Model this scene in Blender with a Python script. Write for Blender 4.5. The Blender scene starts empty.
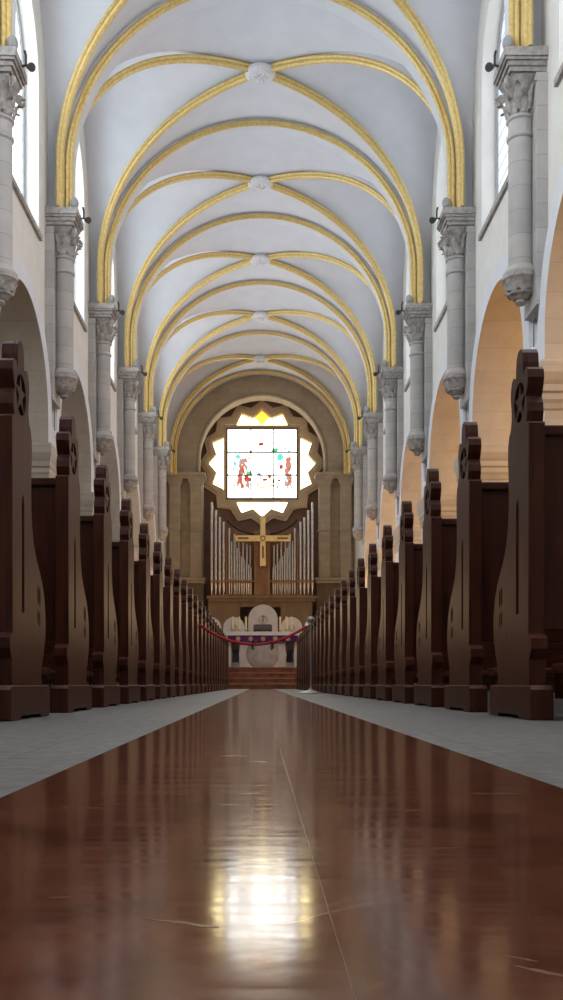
import bpy, bmesh, math, random
from mathutils import Vector, Matrix
from mathutils.geometry import tessellate_polygon
random.seed(7)
PI = math.pi
scn = bpy.context.scene
COL = scn.collection

# ------------------------------------------------------------------ dimensions
H = 0.117                       # camera height
XR, XL = 0.89, 0.80             # inner faces of the pew ends
WALL = 4.95                     # face of the nave wall
BAY = 5.775
COL1 = 17.6                     # y of the first wall column in view
def cy(k): return COL1 + BAY*(k-1)
K0, K1 = -3, 7                  # column lines that exist
ZCAP = 11.08                    # top of the capitals
ZC = 12.15                      # centre height of the vault arcs
YEND = cy(7) + 0.55             # face of the end wall
CHOIR = 0.60
EX = 0.09                       # the chancel end sits a hand to the right of the nave axis

# ------------------------------------------------------------------ helpers
def obj(name, bm, mats, parent=None, smooth=None, kind=None, loc=None):
    me = bpy.data.meshes.new(name)
    bm.normal_update()
    bm.to_mesh(me); bm.free()
    for m in (mats if isinstance(mats, (list, tuple)) else [mats]):
        me.materials.append(m)
    if smooth is not None:
        me.shade_smooth()
        me.set_sharp_from_angle(angle=math.radians(smooth))
    o = bpy.data.objects.new(name, me)
    COL.objects.link(o)
    if parent: o.parent = parent
    if kind: o['kind'] = kind
    if loc: o.location = loc
    return o
def struct(name, bm, mats, smooth=None, loc=None, parent=None):
    return obj(name, bm, mats, parent, smooth, None if parent else 'structure', loc)
def tag(o, label, cat, group=None):
    o['label'] = label; o['category'] = cat
    if group: o['group'] = group
    return o
def thing(name, label, cat, loc=(0,0,0), group=None):
    o = bpy.data.objects.new(name, None); COL.objects.link(o)
    o.empty_display_size = 0.1
    o.location = loc
    return tag(o, label, cat, group)
def dup(root, loc, label, group=None, rotz=None):
    r = root.copy(); COL.objects.link(r); r.location = loc
    if rotz is not None: r.rotation_euler = (0,0,rotz)
    r['label'] = label
    if group: r['group'] = group
    for ch in list(root.children):
        c = ch.copy(); COL.objects.link(c); c.parent = r
        for g in list(ch.children):
            d = g.copy(); COL.objects.link(d); d.parent = c
    return r
def NB(): return bmesh.new()
def box(bm, x0, x1, y0, y1, z0, z1, mi=0, bev=0):
    vs = [bm.verts.new(p) for p in ((x0,y0,z0),(x1,y0,z0),(x1,y1,z0),(x0,y1,z0),(x0,y0,z1),(x1,y0,z1),(x1,y1,z1),(x0,y1,z1))]
    fs = []
    for idx in ((0,3,2,1),(4,5,6,7),(0,1,5,4),(1,2,6,5),(2,3,7,6),(3,0,4,7)):
        f = bm.faces.new([vs[i] for i in idx]); f.material_index = mi; fs.append(f)
    if bev:
        es = list({e for f in fs for e in f.edges})
        bmesh.ops.bevel(bm, geom=es, offset=bev, segments=2, affect='EDGES', profile=0.5)
def lathe(bm, prof, n=24, c=(0,0,0), a0=0, a1=2*PI, mi=0):
    full = abs(a1-a0-2*PI) < 1e-6
    cnt = n if full else n+1
    rings = []
    for r, z in prof:
        if r < 1e-6:
            rings.append([bm.verts.new((c[0], c[1], c[2]+z))])
        else:
            rings.append([bm.verts.new((c[0]+r*math.cos(a0+(a1-a0)*i/n), c[1]+r*math.sin(a0+(a1-a0)*i/n), c[2]+z)) for i in range(cnt)])
    for A, B in zip(rings, rings[1:]):
        for i in range(n):
            j = (i+1) % cnt if full else i+1
            try:
                if len(A) == 1 and len(B) == 1: continue
                if len(A) == 1: f = bm.faces.new((A[0], B[j], B[i]))
                elif len(B) == 1: f = bm.faces.new((A[i], A[j], B[0]))
                else: f = bm.faces.new((A[i], A[j], B[j], B[i]))
                f.material_index = mi
            except ValueError: pass
def tube(bm, pts, rad, n=8, mi=0, cap=True, closed=False):
    pts = [Vector(p) for p in pts]; m = len(pts)
    rads = rad if isinstance(rad, (list, tuple)) else [rad]*m
    rings = []; prev = None
    for i, p in enumerate(pts):
        if closed: t = pts[(i+1) % m]-pts[i-1]
        else: t = pts[min(i+1, m-1)]-pts[max(i-1, 0)]
        t.normalize()
        if prev is None:
            u = t.cross(Vector((0,0,1)))
            if u.length < 1e-3: u = t.cross(Vector((0,1,0)))
            u.normalize()
        else:
            u = (prev - t*prev.dot(t)).normalized()
        prev = u
        v = t.cross(u)
        rings.append([bm.verts.new(p+(u*math.cos(2*PI*k/n)+v*math.sin(2*PI*k/n))*rads[i]) for k in range(n)])
    pairs = list(zip(rings, rings[1:]))
    if closed: pairs.append((rings[-1], rings[0]))
    for A, B in pairs:
        for k in range(n):
            f = bm.faces.new((A[k], A[(k+1) % n], B[(k+1) % n], B[k])); f.material_index = mi
    if cap and not closed:
        for R, rev in ((rings[0], False), (rings[-1], True)):
            f = bm.faces.new(R if not rev else R[::-1]); f.material_index = mi
def plate(bm, loops, w0, w1, mp, mi=0, side=None, side_of=None):
    """extruded polygon with holes: loops[0] outer, the rest holes; mp(u, v, w) -> xyz"""
    flat = [p for l in loops for p in l]
    tris = tessellate_polygon([[Vector((p[0], p[1], 0)) for p in l] for l in loops])
    A = [bm.verts.new(mp(p[0], p[1], w0)) for p in flat]
    B = [bm.verts.new(mp(p[0], p[1], w1)) for p in flat]
    for t in tris:
        for V, rev in ((A, False), (B, True)):
            try:
                f = bm.faces.new([V[i] for i in (t if not rev else t[::-1])]); f.material_index = mi
            except ValueError: pass
    k = 0
    for li, l in enumerate(loops):
        n = len(l)
        for i in range(n):
            j = (i+1) % n
            f = bm.faces.new((A[k+i], A[k+j], B[k+j], B[k+i]))
            f.material_index = mi if side is None else (side if (side_of is None or li in side_of) else mi)
        k += n
    bmesh.ops.recalc_face_normals(bm, faces=bm.faces[:])
def arch_loop(c, zb, zs, r, n=28):
    """opening with a round head: centre c, bottom zb, springing zs, radius r"""
    return [(c-r, zb), (c+r, zb)] + [(c+r*math.cos(PI*i/n), zs+r*math.sin(PI*i/n)) for i in range(n+1)]
def circle(cx_, cz, r, n=28):
    return [(cx_+r*math.cos(2*PI*i/n), cz+r*math.sin(2*PI*i/n)) for i in range(n)]
def star_loop(cx_, cz, r1, r0, n=16, a0=PI/2):
    return [(cx_+(r1 if i % 2 == 0 else r0)*math.cos(a0+PI*i/n), cz+(r1 if i % 2 == 0 else r0)*math.sin(a0+PI*i/n)) for i in range(2*n)]

# ------------------------------------------------------------------ materials
def mat(name, col, rough=0.6, spec=0.5, metal=0.0):
    m = bpy.data.materials.new(name); m.use_nodes = True
    b = m.node_tree.nodes['Principled BSDF']
    b.inputs['Base Color'].default_value = (*col, 1)
    b.inputs['Roughness'].default_value = rough
    b.inputs['Specular IOR Level'].default_value = spec
    b.inputs['Metallic'].default_value = metal
    return m
def N(m, t, **kw):
    n = m.node_tree.nodes.new(t)
    for k, v in kw.items(): setattr(n, k, v)
    return n
def L(m, a, b): m.node_tree.links.new(a, b)
def pos_vec(m, scale=(1,1,1)):
    g = N(m, 'ShaderNodeNewGeometry'); mp = N(m, 'ShaderNodeMapping'); mp.inputs['Scale'].default_value = scale
    L(m, g.outputs['Position'], mp.inputs['Vector']); return mp.outputs['Vector']
def obj_vec(m, scale=(1,1,1)):
    g = N(m, 'ShaderNodeTexCoord'); mp = N(m, 'ShaderNodeMapping'); mp.inputs['Scale'].default_value = scale
    L(m, g.outputs['Object'], mp.inputs['Vector']); return mp.outputs['Vector']
def noise_mat(name, c1, c2, scale=6, rough=0.7, detail=6, vec='pos', vs=(1,1,1), bump=0.0, spec=0.3, metal=0.0, lo=0.35, hi=0.65):
    m = mat(name, c1, rough, spec, metal)
    v = pos_vec(m, vs) if vec == 'pos' else obj_vec(m, vs)
    n = N(m, 'ShaderNodeTexNoise'); n.inputs['Scale'].default_value = scale; n.inputs['Detail'].default_value = detail
    L(m, v, n.inputs['Vector'])
    r = N(m, 'ShaderNodeValToRGB'); r.color_ramp.elements[0].position = lo; r.color_ramp.elements[1].position = hi
    r.color_ramp.elements[0].color = (*c1, 1); r.color_ramp.elements[1].color = (*c2, 1)
    L(m, n.outputs['Fac'], r.inputs['Fac'])
    b = m.node_tree.nodes['Principled BSDF']
    L(m, r.outputs['Color'], b.inputs['Base Color'])
    if bump:
        bp = N(m, 'ShaderNodeBump'); bp.inputs['Strength'].default_value = bump; bp.inputs['Distance'].default_value = 0.02
        L(m, n.outputs['Fac'], bp.inputs['Height']); L(m, bp.outputs['Normal'], b.inputs['Normal'])
    return m
def stone_mat(name, c1, c2, mortar, w=0.62, h=0.31, ms=0.012, rough=0.75, bump=0.3):
    """coursed ashlar in world coordinates (x+y runs along any upright face)"""
    m = mat(name, c1, rough, 0.25)
    g = N(m, 'ShaderNodeNewGeometry'); s = N(m, 'ShaderNodeSeparateXYZ'); L(m, g.outputs['Position'], s.inputs[0])
    a = N(m, 'ShaderNodeMath', operation='ADD'); L(m, s.outputs['X'], a.inputs[0]); L(m, s.outputs['Y'], a.inputs[1])
    c = N(m, 'ShaderNodeCombineXYZ'); L(m, a.outputs[0], c.inputs['X']); L(m, s.outputs['Z'], c.inputs['Y'])
    br = N(m, 'ShaderNodeTexBrick'); L(m, c.outputs[0], br.inputs['Vector'])
    br.inputs['Scale'].default_value = 1; br.inputs['Brick Width'].default_value = w; br.inputs['Row Height'].default_value = h
    br.inputs['Mortar Size'].default_value = ms; br.inputs['Mortar Smooth'].default_value = 0.3
    br.inputs['Color1'].default_value = (*c1, 1); br.inputs['Color2'].default_value = (*c2, 1); br.inputs['Mortar'].default_value = (*mortar, 1)
    n = N(m, 'ShaderNodeTexNoise'); n.inputs['Scale'].default_value = 3.0; n.inputs['Detail'].default_value = 8
    L(m, g.outputs['Position'], n.inputs['Vector'])
    mr = N(m, 'ShaderNodeMapRange'); mr.inputs['To Min'].default_value = 0.82; mr.inputs['To Max'].default_value = 1.14
    L(m, n.outputs['Fac'], mr.inputs['Value'])
    mx = N(m, 'ShaderNodeVectorMath', operation='SCALE'); L(m, br.outputs['Color'], mx.inputs[0]); L(m, mr.outputs[0], mx.inputs['Scale'])
    b = m.node_tree.nodes['Principled BSDF']; L(m, mx.outputs[0], b.inputs['Base Color'])
    bp = N(m, 'ShaderNodeBump'); bp.inputs['Strength'].default_value = bump; bp.inputs['Distance'].default_value = 0.01
    inv = N(m, 'ShaderNodeMath', operation='SUBTRACT'); inv.inputs[0].default_value = 1; L(m, br.outputs['Fac'], inv.inputs[1])
    L(m, inv.outputs[0], bp.inputs['Height']); L(m, bp.outputs['Normal'], b.inputs['Normal'])
    return m
def emit_mat(name, col, strength):
    m = bpy.data.materials.new(name); m.use_nodes = True
    nt = m.node_tree; nt.nodes.clear()
    e = N(m, 'ShaderNodeEmission'); e.inputs['Color'].default_value = (*col, 1); e.inputs['Strength'].default_value = strength
    o = N(m, 'ShaderNodeOutputMaterial'); L(m, e.outputs[0], o.inputs['Surface'])
    return m

M_plaster = noise_mat('wall_plaster', (.66,.65,.615), (.71,.70,.665), 2.5, 0.85)
M_order = noise_mat('arcade_order_plaster', (.64,.66,.71), (.68,.70,.75), 2.0, 0.85)
M_vault = noise_mat('vault_plaster', (.60,.62,.67), (.64,.66,.71), 1.6, 0.85)
M_stone = stone_mat('limestone', (.47,.43,.37), (.51,.465,.40), (.43,.39,.335), 0.9, 0.42, .008)
M_stone_end = stone_mat('end_wall_stone', (.35,.28,.195), (.40,.325,.23), (.30,.24,.165), 0.55, 0.33, 0.010)
M_grey = stone_mat('grey_column_stone', (.40,.39,.38), (.47,.455,.44), (.33,.32,.31), 3.0, 0.42, 0.009)
M_carve = noise_mat('carved_grey_stone', (.27,.255,.24), (.42,.40,.38), 11, 0.8, bump=0.9)
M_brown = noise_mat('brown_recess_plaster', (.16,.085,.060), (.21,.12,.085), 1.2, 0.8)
M_surr = noise_mat('rosette_stone', (.52,.40,.26), (.60,.47,.31), 4, 0.7)
M_gold = noise_mat('gilding', (.58,.42,.14), (.72,.55,.23), 14, 0.45, metal=0.3, spec=0.5)
M_boss = noise_mat('boss_plaster', (.58,.58,.60), (.72,.72,.74), 18, 0.7, bump=0.6)
M_iron = mat('dark_fixture', (.03,.03,.035), 0.4)
M_lampgrey = mat('grey_fixture', (.30,.31,.32), 0.4)
M_cable = mat('cable_grey', (.16,.15,.14), 0.6)
M_whitelamp = mat('white_lamp_body', (.85,.85,.85), 0.35)
M_chrome = mat('polished_steel', (.62,.60,.58), 0.28, 0.5, 0.9)
M_rope = noise_mat('red_velvet', (.30,.010,.016), (.40,.016,.024), 60, 0.7)
M_white_marble = noise_mat('white_marble', (.62,.58,.52), (.72,.68,.62), 3, 0.35)
M_white_relief = noise_mat('relief_marble', (.40,.37,.34), (.52,.48,.44), 7, 0.5, bump=0.5)
M_cloth = mat('white_altar_cloth', (.80,.79,.78), 0.85)
M_purple = noise_mat('purple_damask', (.070,.012,.10), (.11,.022,.15), 30, 0.7)
M_medal = mat('gold_embroidery', (.50,.34,.18), 0.6)
M_wax = mat('ivory_wax', (.80,.68,.40), 0.5)
M_brass = mat('brass', (.62,.40,.12), 0.35, 0.5, 0.8)
M_black = mat('black_cover', (.015,.012,.012), 0.4)
M_redbook = mat('red_page_edge', (.045,.010,.010), 0.5)
M_pipe = noise_mat('organ_metal', (.46,.44,.42), (.60,.57,.54), 5, 0.3, metal=0.75)
M_pipebrass = mat('pipe_mouth_brass', (.60,.42,.20), 0.35, 0.5, 0.7)
M_orgwood = noise_mat('organ_case_wood', (.15,.075,.03), (.22,.115,.05), 3, 0.5, vs=(1,1,.15))
M_orgpanel = noise_mat('loft_panel_wood', (.105,.068,.038), (.14,.092,.052), 3, 0.6, vs=(1,1,.15))
M_crossgold = noise_mat('cross_gilding', (.62,.42,.16), (.72,.52,.24), 12, 0.4, metal=0.4)
M_crossdark = mat('cross_inlay', (.16,.09,.035), 0.5)
M_niche = mat('niche_shade_tone', (.09,.08,.075), 0.7)
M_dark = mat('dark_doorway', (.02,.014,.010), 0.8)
M_step = noise_mat('red_marble_steps', (.19,.068,.034), (.27,.11,.055), 6, 0.3)
M_nosing = noise_mat('step_nosing', (.34,.16,.09), (.42,.22,.13), 6, 0.25)
M_choir = noise_mat('choir_floor_marble', (.20,.10,.06), (.28,.15,.09), 4, 0.35)
M_lead = mat('window_lead', (.05,.05,.055), 0.5)
M_frame = mat('window_frame_bronze', (.16,.135,.11), 0.5)

# dark polished pew wood with a running grain
def wood(name, c1, c2, c3, rough):
    m = mat(name, c1, rough, 0.22)
    v = obj_vec(m, (9, 9, 1.1))
    n = N(m, 'ShaderNodeTexNoise'); n.inputs['Scale'].default_value = 3; n.inputs['Detail'].default_value = 8; n.inputs['Distortion'].default_value = 0.6
    L(m, v, n.inputs['Vector'])
    r = N(m, 'ShaderNodeValToRGB'); r.color_ramp.elements[0].position = .3; r.color_ramp.elements[1].position = .75
    r.color_ramp.elements[0].color = (*c1, 1); r.color_ramp.elements[1].color = (*c3, 1)
    e = r.color_ramp.elements.new(.5); e.color = (*c2, 1)
    L(m, n.outputs['Fac'], r.inputs['Fac'])
    b = m.node_tree.nodes['Principled BSDF']
    L(m, r.outputs['Color'], b.inputs['Base Color'])
    bp = N(m, 'ShaderNodeBump'); bp.inputs['Strength'].default_value = .12; bp.inputs['Distance'].default_value = .004
    L(m, n.outputs['Fac'], bp.inputs['Height']); L(m, bp.outputs['Normal'], b.inputs['Normal'])
    return m
M_wood = wood('pew_wood', (.032,.0075,.0035), (.052,.012,.005), (.078,.019,.008), 0.42)
M_wood2 = wood('pew_carving_wood', (.03,.011,.007), (.045,.016,.010), (.06,.02,.012), 0.5)

# grey marble floor in big slabs
M_floor = mat('grey_floor_marble', (.26,.25,.24), 0.5, 0.25)
def floor_nodes():
    m = M_floor; b = m.node_tree.nodes['Principled BSDF']
    v = pos_vec(m, (1,1,1))
    br = N(m, 'ShaderNodeTexBrick'); L(m, v, br.inputs['Vector'])
    br.inputs['Scale'].default_value = 1; br.inputs['Brick Width'].default_value = .8; br.inputs['Row Height'].default_value = .8
    br.inputs['Mortar Size'].default_value = .004
    br.inputs['Color1'].default_value = (.142,.134,.127,1); br.inputs['Color2'].default_value = (.165,.157,.149,1); br.inputs['Mortar'].default_value = (.11,.104,.098,1)
    n = N(m, 'ShaderNodeTexNoise'); n.inputs['Scale'].default_value = 30; n.inputs['Detail'].default_value = 10; n.inputs['Distortion'].default_value = .4
    L(m, v, n.inputs['Vector'])
    mr = N(m, 'ShaderNodeMapRange'); mr.inputs['From Min'].default_value = .3; mr.inputs['From Max'].default_value = .7
    mr.inputs['To Min'].default_value = .65; mr.inputs['To Max'].default_value = 1.3; L(m, n.outputs['Fac'], mr.inputs['Value'])
    mx = N(m, 'ShaderNodeVectorMath', operation='SCALE'); L(m, br.outputs['Color'], mx.inputs[0]); L(m, mr.outputs[0], mx.inputs['Scale'])
    L(m, mx.outputs[0], b.inputs['Base Color'])
    bp = N(m, 'ShaderNodeBump'); bp.inputs['Strength'].default_value = .08; bp.inputs['Distance'].default_value = .002
    L(m, n.outputs['Fac'], bp.inputs['Height']); L(m, bp.outputs['Normal'], b.inputs['Normal'])
floor_nodes()

# polished red marble runner with veins, scratches and faint undulation
M_runner = mat('polished_red_marble', (.2,.06,.03), 0.1, 0.5)
def runner_nodes():
    m = M_runner; b = m.node_tree.nodes['Principled BSDF']
    v = pos_vec(m)
    n = N(m, 'ShaderNodeTexNoise'); n.inputs['Scale'].default_value = 9; n.inputs['Detail'].default_value = 10; n.inputs['Distortion'].default_value = .8
    L(m, v, n.inputs['Vector'])
    r = N(m, 'ShaderNodeValToRGB'); cr = r.color_ramp
    cr.elements[0].position = .28; cr.elements[0].color = (.062,.019,.010,1)
    cr.elements[1].position = .72; cr.elements[1].color = (.155,.055,.030,1)
    L(m, n.outputs['Fac'], r.inputs['Fac'])
    # pale veins: thin level line of a distorted noise
    n2 = N(m, 'ShaderNodeTexNoise'); n2.inputs['Scale'].default_value = 2.3; n2.inputs['Detail'].default_value = 5; n2.inputs['Distortion'].default_value = 1.6
    L(m, v, n2.inputs['Vector'])
    s = N(m, 'ShaderNodeMath', operation='SUBTRACT'); L(m, n2.outputs['Fac'], s.inputs[0]); s.inputs[1].default_value = .5
    a = N(m, 'ShaderNodeMath', operation='ABSOLUTE'); L(m, s.outputs[0], a.inputs[0])
    mr = N(m, 'ShaderNodeMapRange'); mr.inputs['From Min'].default_value = 0; mr.inputs['From Max'].default_value = .006
    mr.inputs['To Min'].default_value = .40; mr.inputs['To Max'].default_value = 0; L(m, a.outputs[0], mr.inputs['Value'])
    n3 = N(m, 'ShaderNodeTexNoise'); n3.inputs['Scale'].default_value = 3.1; L(m, v, n3.inputs['Vector'])
    mr3 = N(m, 'ShaderNodeMapRange'); mr3.inputs['From Min'].default_value = .5; mr3.inputs['From Max'].default_value = .62; L(m, n3.outputs['Fac'], mr3.inputs['Value'])
    mm = N(m, 'ShaderNodeMath', operation='MULTIPLY'); L(m, mr.outputs[0], mm.inputs[0]); L(m, mr3.outputs[0], mm.inputs[1])
    mx = N(m, 'ShaderNodeMix', data_type='RGBA'); L(m, mm.outputs[0], mx.inputs['Factor'])
    L(m, r.outputs['Color'], mx.inputs[6]); mx.inputs[7].default_value = (.42,.30,.24,1)
    L(m, mx.outputs[2], b.inputs['Base Color'])
    # scratches raise the roughness along streaks
    v2 = pos_vec(m, (1.6, 22, 1)); n4 = N(m, 'ShaderNodeTexNoise'); n4.inputs['Scale'].default_value = 3; n4.inputs['Detail'].default_value = 6
    L(m, v2, n4.inputs['Vector'])
    mr4 = N(m, 'ShaderNodeMapRange'); mr4.inputs['From Min'].default_value = .35; mr4.inputs['From Max'].default_value = .75
    mr4.inputs['To Min'].default_value = .09; mr4.inputs['To Max'].default_value = .17; L(m, n4.outputs['Fac'], mr4.inputs['Value'])
    L(m, mr4.outputs[0], b.inputs['Roughness'])
    n5 = N(m, 'ShaderNodeTexNoise'); n5.inputs['Scale'].default_value = 26; n5.inputs['Detail'].default_value = 3; L(m, v, n5.inputs['Vector'])
    bp = N(m, 'ShaderNodeBump'); bp.inputs['Strength'].default_value = .12; bp.inputs['Distance'].default_value = .0012
    L(m, n5.outputs['Fac'], bp.inputs['Height']); L(m, bp.outputs['Normal'], b.inputs['Normal'])
runner_nodes()
M_seam = mat('stone_joint_filler', (.15,.07,.04), 0.25)
M_scuff = mat('pale_scuff', (.17,.095,.065), 0.22)

# leaded clerestory glass: back-lit pale panes between lead lines
def lead_glass(name, col, strength):
    m = bpy.data.materials.new(name); m.use_nodes = True; m.node_tree.nodes.clear()
    g = N(m, 'ShaderNodeNewGeometry'); s = N(m, 'ShaderNodeSeparateXYZ'); L(m, g.outputs['Position'], s.inputs[0])
    c = N(m, 'ShaderNodeCombineXYZ'); L(m, s.outputs['Y'], c.inputs['X']); L(m, s.outputs['Z'], c.inputs['Y'])
    br = N(m, 'ShaderNodeTexBrick'); L(m, c.outputs[0], br.inputs['Vector']); br.offset = 0.5
    br.inputs['Scale'].default_value = 1; br.inputs['Brick Width'].default_value = .9; br.inputs['Row Height'].default_value = .34; br.inputs['Mortar Size'].default_value = .016
    br.inputs['Color1'].default_value = (*col, 1); br.inputs['Color2'].default_value = (*[c_*.86 for c_ in col], 1); br.inputs['Mortar'].default_value = (*[c_*.45 for c_ in col], 1)
    e = N(m, 'ShaderNodeEmission'); L(m, br.outputs['Color'], e.inputs['Color'])
    # a double pane passes less light the flatter it is looked through
    fr_ = N(m, 'ShaderNodeFresnel'); fr_.inputs['IOR'].default_value = 1.9
    t1 = N(m, 'ShaderNodeMath', operation='SUBTRACT'); t1.inputs[0].default_value = 1; L(m, fr_.outputs[0], t1.inputs[1])
    t2 = N(m, 'ShaderNodeMath', operation='POWER'); L(m, t1.outputs[0], t2.inputs[0]); t2.inputs[1].default_value = 2
    t3 = N(m, 'ShaderNodeMath', operation='MULTIPLY'); L(m, t2.outputs[0], t3.inputs[0]); t3.inputs[1].default_value = strength
    L(m, t3.outputs[0], e.inputs['Strength'])
    o = N(m, 'ShaderNodeOutputMaterial'); L(m, e.outputs[0], o.inputs['Surface'])
    return m
M_glassL = lead_glass('clerestory_glass_bright', (.84,.93,1.0), 5.0)
M_glassR = lead_glass('clerestory_glass_pale', (.86,.92,1.0), 2.4)
M_glassS = lead_glass('unseen_bay_fill_glass', (.96,.97,1.0), 11)  # extra glow added to the unseen bays to brighten the nave
M_glassB = lead_glass('rear_fill_glass', (.86,.92,1.0), .6)

# ------------------------------------------------------------------ floor
bm = NB(); box(bm, -10, 10, -8, 27.0, -.3, 0); struct('floor', bm, M_floor)
bm = NB(); box(bm, -.265, .336, -3, 26.9, -.02, .0015); struct('floor_runner', bm, M_runner)
bm = NB(); box(bm, .0347, .0352, -3, 26.9, .001, .0017); struct('floor_runner_joint', bm, M_seam)
# pale veins and scuffs with a shape of their own in the polished slabs
bm = NB()
def vein(px, py, wpx, hpx, tilt):
    y = H*1000/(py-684.5); x = (px-260.3)*y/1000
    w_, h_ = wpx*y/2000, .62*hpx*y*y/(2*H*1000)
    up, dn = [], []
    for i in range(13):
        t = -1+i/6; e = (1-t*t)**.5*random.uniform(.35, 1)
        cx0 = x+w_*t; c0 = y+tilt*w_*t+random.uniform(-.3, .3)*h_
        up.append((cx0, c0+h_*e)); dn.append((cx0, c0-h_*e))
    plate(bm, [dn+up[::-1]], .0008, .00165, lambda u, v, w: (u, v, w))
for v_ in ((82, 809, 44, 2, -.2), (110, 806, 20, 1.5, .1), (232, 757, 30, 2, 0), (196, 760, 18, 1.2, .3), (262, 763, 26, 1.2, -.3), (250, 795, 24, 1.2, .6), (228, 806, 20, 1.2, -.2), (495, 795, 50, 2.2, -.1), (410, 812, 30, 1.4, .2),
           (180, 926, 80, 6, -.5), (540, 975, 44, 7, -.9), (520, 962, 30, 4, -.8), (446, 850, 34, 1.6, .1), (130, 862, 24, 1.4, .5), (60, 900, 24, 2, .2), (352, 757, 14, 1.5, 0)):
    vein(*v_)
struct('floor_runner_veins', bm, M_scuff)
# chancel steps and raised choir floor
bm = NB()
for i in range(4):
    y0 = 26.6+i*.34
    box(bm, -4.8, 4.8, y0, 56.5, i*.15, (i+1)*.15, 0)
    box(bm, -4.8, 4.8, y0-.035, y0+.1, (i+1)*.15-.035, (i+1)*.15+.0005, 1)
struct('choir_floor', bm, [M_step, M_nosing])

# ------------------------------------------------------------------ side walls
RING, RO = 2.62, 2.20       # outer order and opening radius of the arcade
ZS = 6.08
WIN_R, WIN_ZB, WIN_ZS = 1.86, 10.22, 13.45
GL = .36
def mids(): return [(k, cy(k)+BAY/2) for k in range(K0, K1)]
win_bays = [k for k in range(K0, 6)]
WIN = {}
for sgn, side in ((-1, 'left'), (1, 'right')):
    ya, yb = cy(K0)-1.0, YEND+.2
    outer = [(ya, 0), (yb, 0), (yb, 17.6), (ya, 17.6)]
    loA, loB = [outer], [outer]
    for k, ym in mids():
        if k <= 5:
            loB.append(arch_loop(ym, .0005, ZS, RO, 36))
        if k in win_bays:
            w = arch_loop(ym, WIN_ZB, WIN_ZS, WIN_R, 28); loB.append(w)
    mp = lambda u, v, w, s=sgn: (s*w, u, v)
    bm = NB()
    # the arcade order stands proud of the wall: piers and archivolts in one plane
    arcs = [(ya, 0), (cy(6)+.69, 0), (cy(6)+.69, ZS)]
    for k, ym in reversed([q for q in mids() if q[0] <= 5]):
        arcs += [(ym+RING*math.cos(PI*i/36), ZS+RING*math.sin(PI*i/36)) for i in range(37)]
    arcs += [(ya, ZS)]
    plate(bm, [arcs]+[arch_loop(ym, .0005, ZS, RO, 36) for k, ym in mids() if k <= 5], WALL-.14, WALL+.002, mp, 2, side=1, side_of=list(range(1, 20)))
    # outer layer stays plaster, inner layer has stone soffits
    bm2 = NB()
    nwin = [i for i, l in enumerate(loB) if i and l[0][1] < 1]
    plate(bm2, loB, WALL, WALL+1.20, mp, 0, side=1, side_of=nwin)
    me = bpy.data.meshes.new('t'); bm2.to_mesh(me); bm2.free(); bm.from_mesh(me); bpy.data.meshes.remove(me)
    struct('wall_'+side, bm, [M_plaster, M_stone, M_order])
    # stone lining of the piers with moulded imposts
    for k in range(K0, K1):
        yc = cy(k); hw = BAY/2-RO
        if k == K1-1: pass
        bm = NB()
        prof = [(0, 4.75), (.03, 4.78), (.05, 4.86), (.09, 4.92), (.09, 5.02), (.13, 5.05), (.13, 5.16), (.17, 5.22), (.22, 5.34), (.22, 5.52), (.20, 5.56), (0, 5.58)]
        rings = []
        for d, z in prof:
            rings.append([bm.verts.new((sgn*x, y, z)) for x, y in ((WALL-.14-d*.5, yc-hw-d), (WALL+1.2+d*.6, yc-hw-d), (WALL+1.2+d*.6, yc+hw+d), (WALL-.14-d*.5, yc+hw+d))])
        for A, B in zip(rings, rings[1:]):
            for i in range(4): bm.faces.new((A[i], A[(i+1) % 4], B[(i+1) % 4], B[i]))
        bmesh.ops.recalc_face_normals(bm, faces=bm.faces[:])
        struct('pier_impost', bm, M_stone)
    # windows
    for k in win_bays:
        ym = cy(k)+BAY/2
        gx = WALL+GL
        bm = NB(); plate(bm, [arch_loop(ym, WIN_ZB+.001, WIN_ZS, WIN_R-.001, 28)], gx, gx+.02, mp, 0)
        n = len(WIN)+1
        w = struct('window_%d' % (n+1), bm, M_glassS if k < 0 else (M_glassL if sgn < 0 else M_glassR))
        WIN[(side, k)] = w
        bm = NB()
        plate(bm, [arch_loop(ym, WIN_ZB, WIN_ZS, WIN_R, 28), arch_loop(ym, WIN_ZB+.06, WIN_ZS, WIN_R-.06, 28)], gx-.05, gx-.001, mp, 0)
        box(bm, *sorted((sgn*(gx-.04), sgn*(gx-.001))), ym-.02, ym+.02, WIN_ZB, WIN_ZS+WIN_R-.02)
        obj('window_frame', bm, M_lampgrey, w)
        bm = NB()
        # sloping sill slab, wider than the opening
        s0 = [(ym-WIN_R-.06), (ym+WIN_R+.06)]
        pf = [(WALL-.07, WIN_ZB-.17), (WALL-.07, WIN_ZB-.05), (WALL+.0, WIN_ZB-.01), (WALL+GL, WIN_ZB+.05), (WALL+GL, WIN_ZB-.17)]
        A = [bm.verts.new((sgn*x, s0[0], z)) for x, z in pf]; B = [bm.verts.new((sgn*x, s0[1], z)) for x, z in pf]
        bm.faces.new(A); bm.faces.new(B[::-1])
        for i in range(5): bm.faces.new((A[i], A[(i+1) % 5], B[(i+1) % 5], B[i]))
        bmesh.ops.recalc_face_normals(bm, faces=bm.faces[:])
        obj('window_sill', bm, M_carve, w)
    # aisle beyond the arcade
    bm = NB(); box(bm, *sorted((sgn*9.6, sgn*9.9)), -8, 53, 0, 9.3); struct('wall_aisle_'+side, bm, M_stone)
    bm = NB(); box(bm, *sorted((sgn*6.14, sgn*9.9)), -8, 53, 9.0, 9.3); struct('ceiling_aisle_'+side, bm, M_plaster)
    bm = NB(); box(bm, *sorted((sgn*6.14, sgn*9.9)), 52.6, 53, 0, 9.0); struct('wall_aisle_end_'+side, bm, M_stone)

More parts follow.
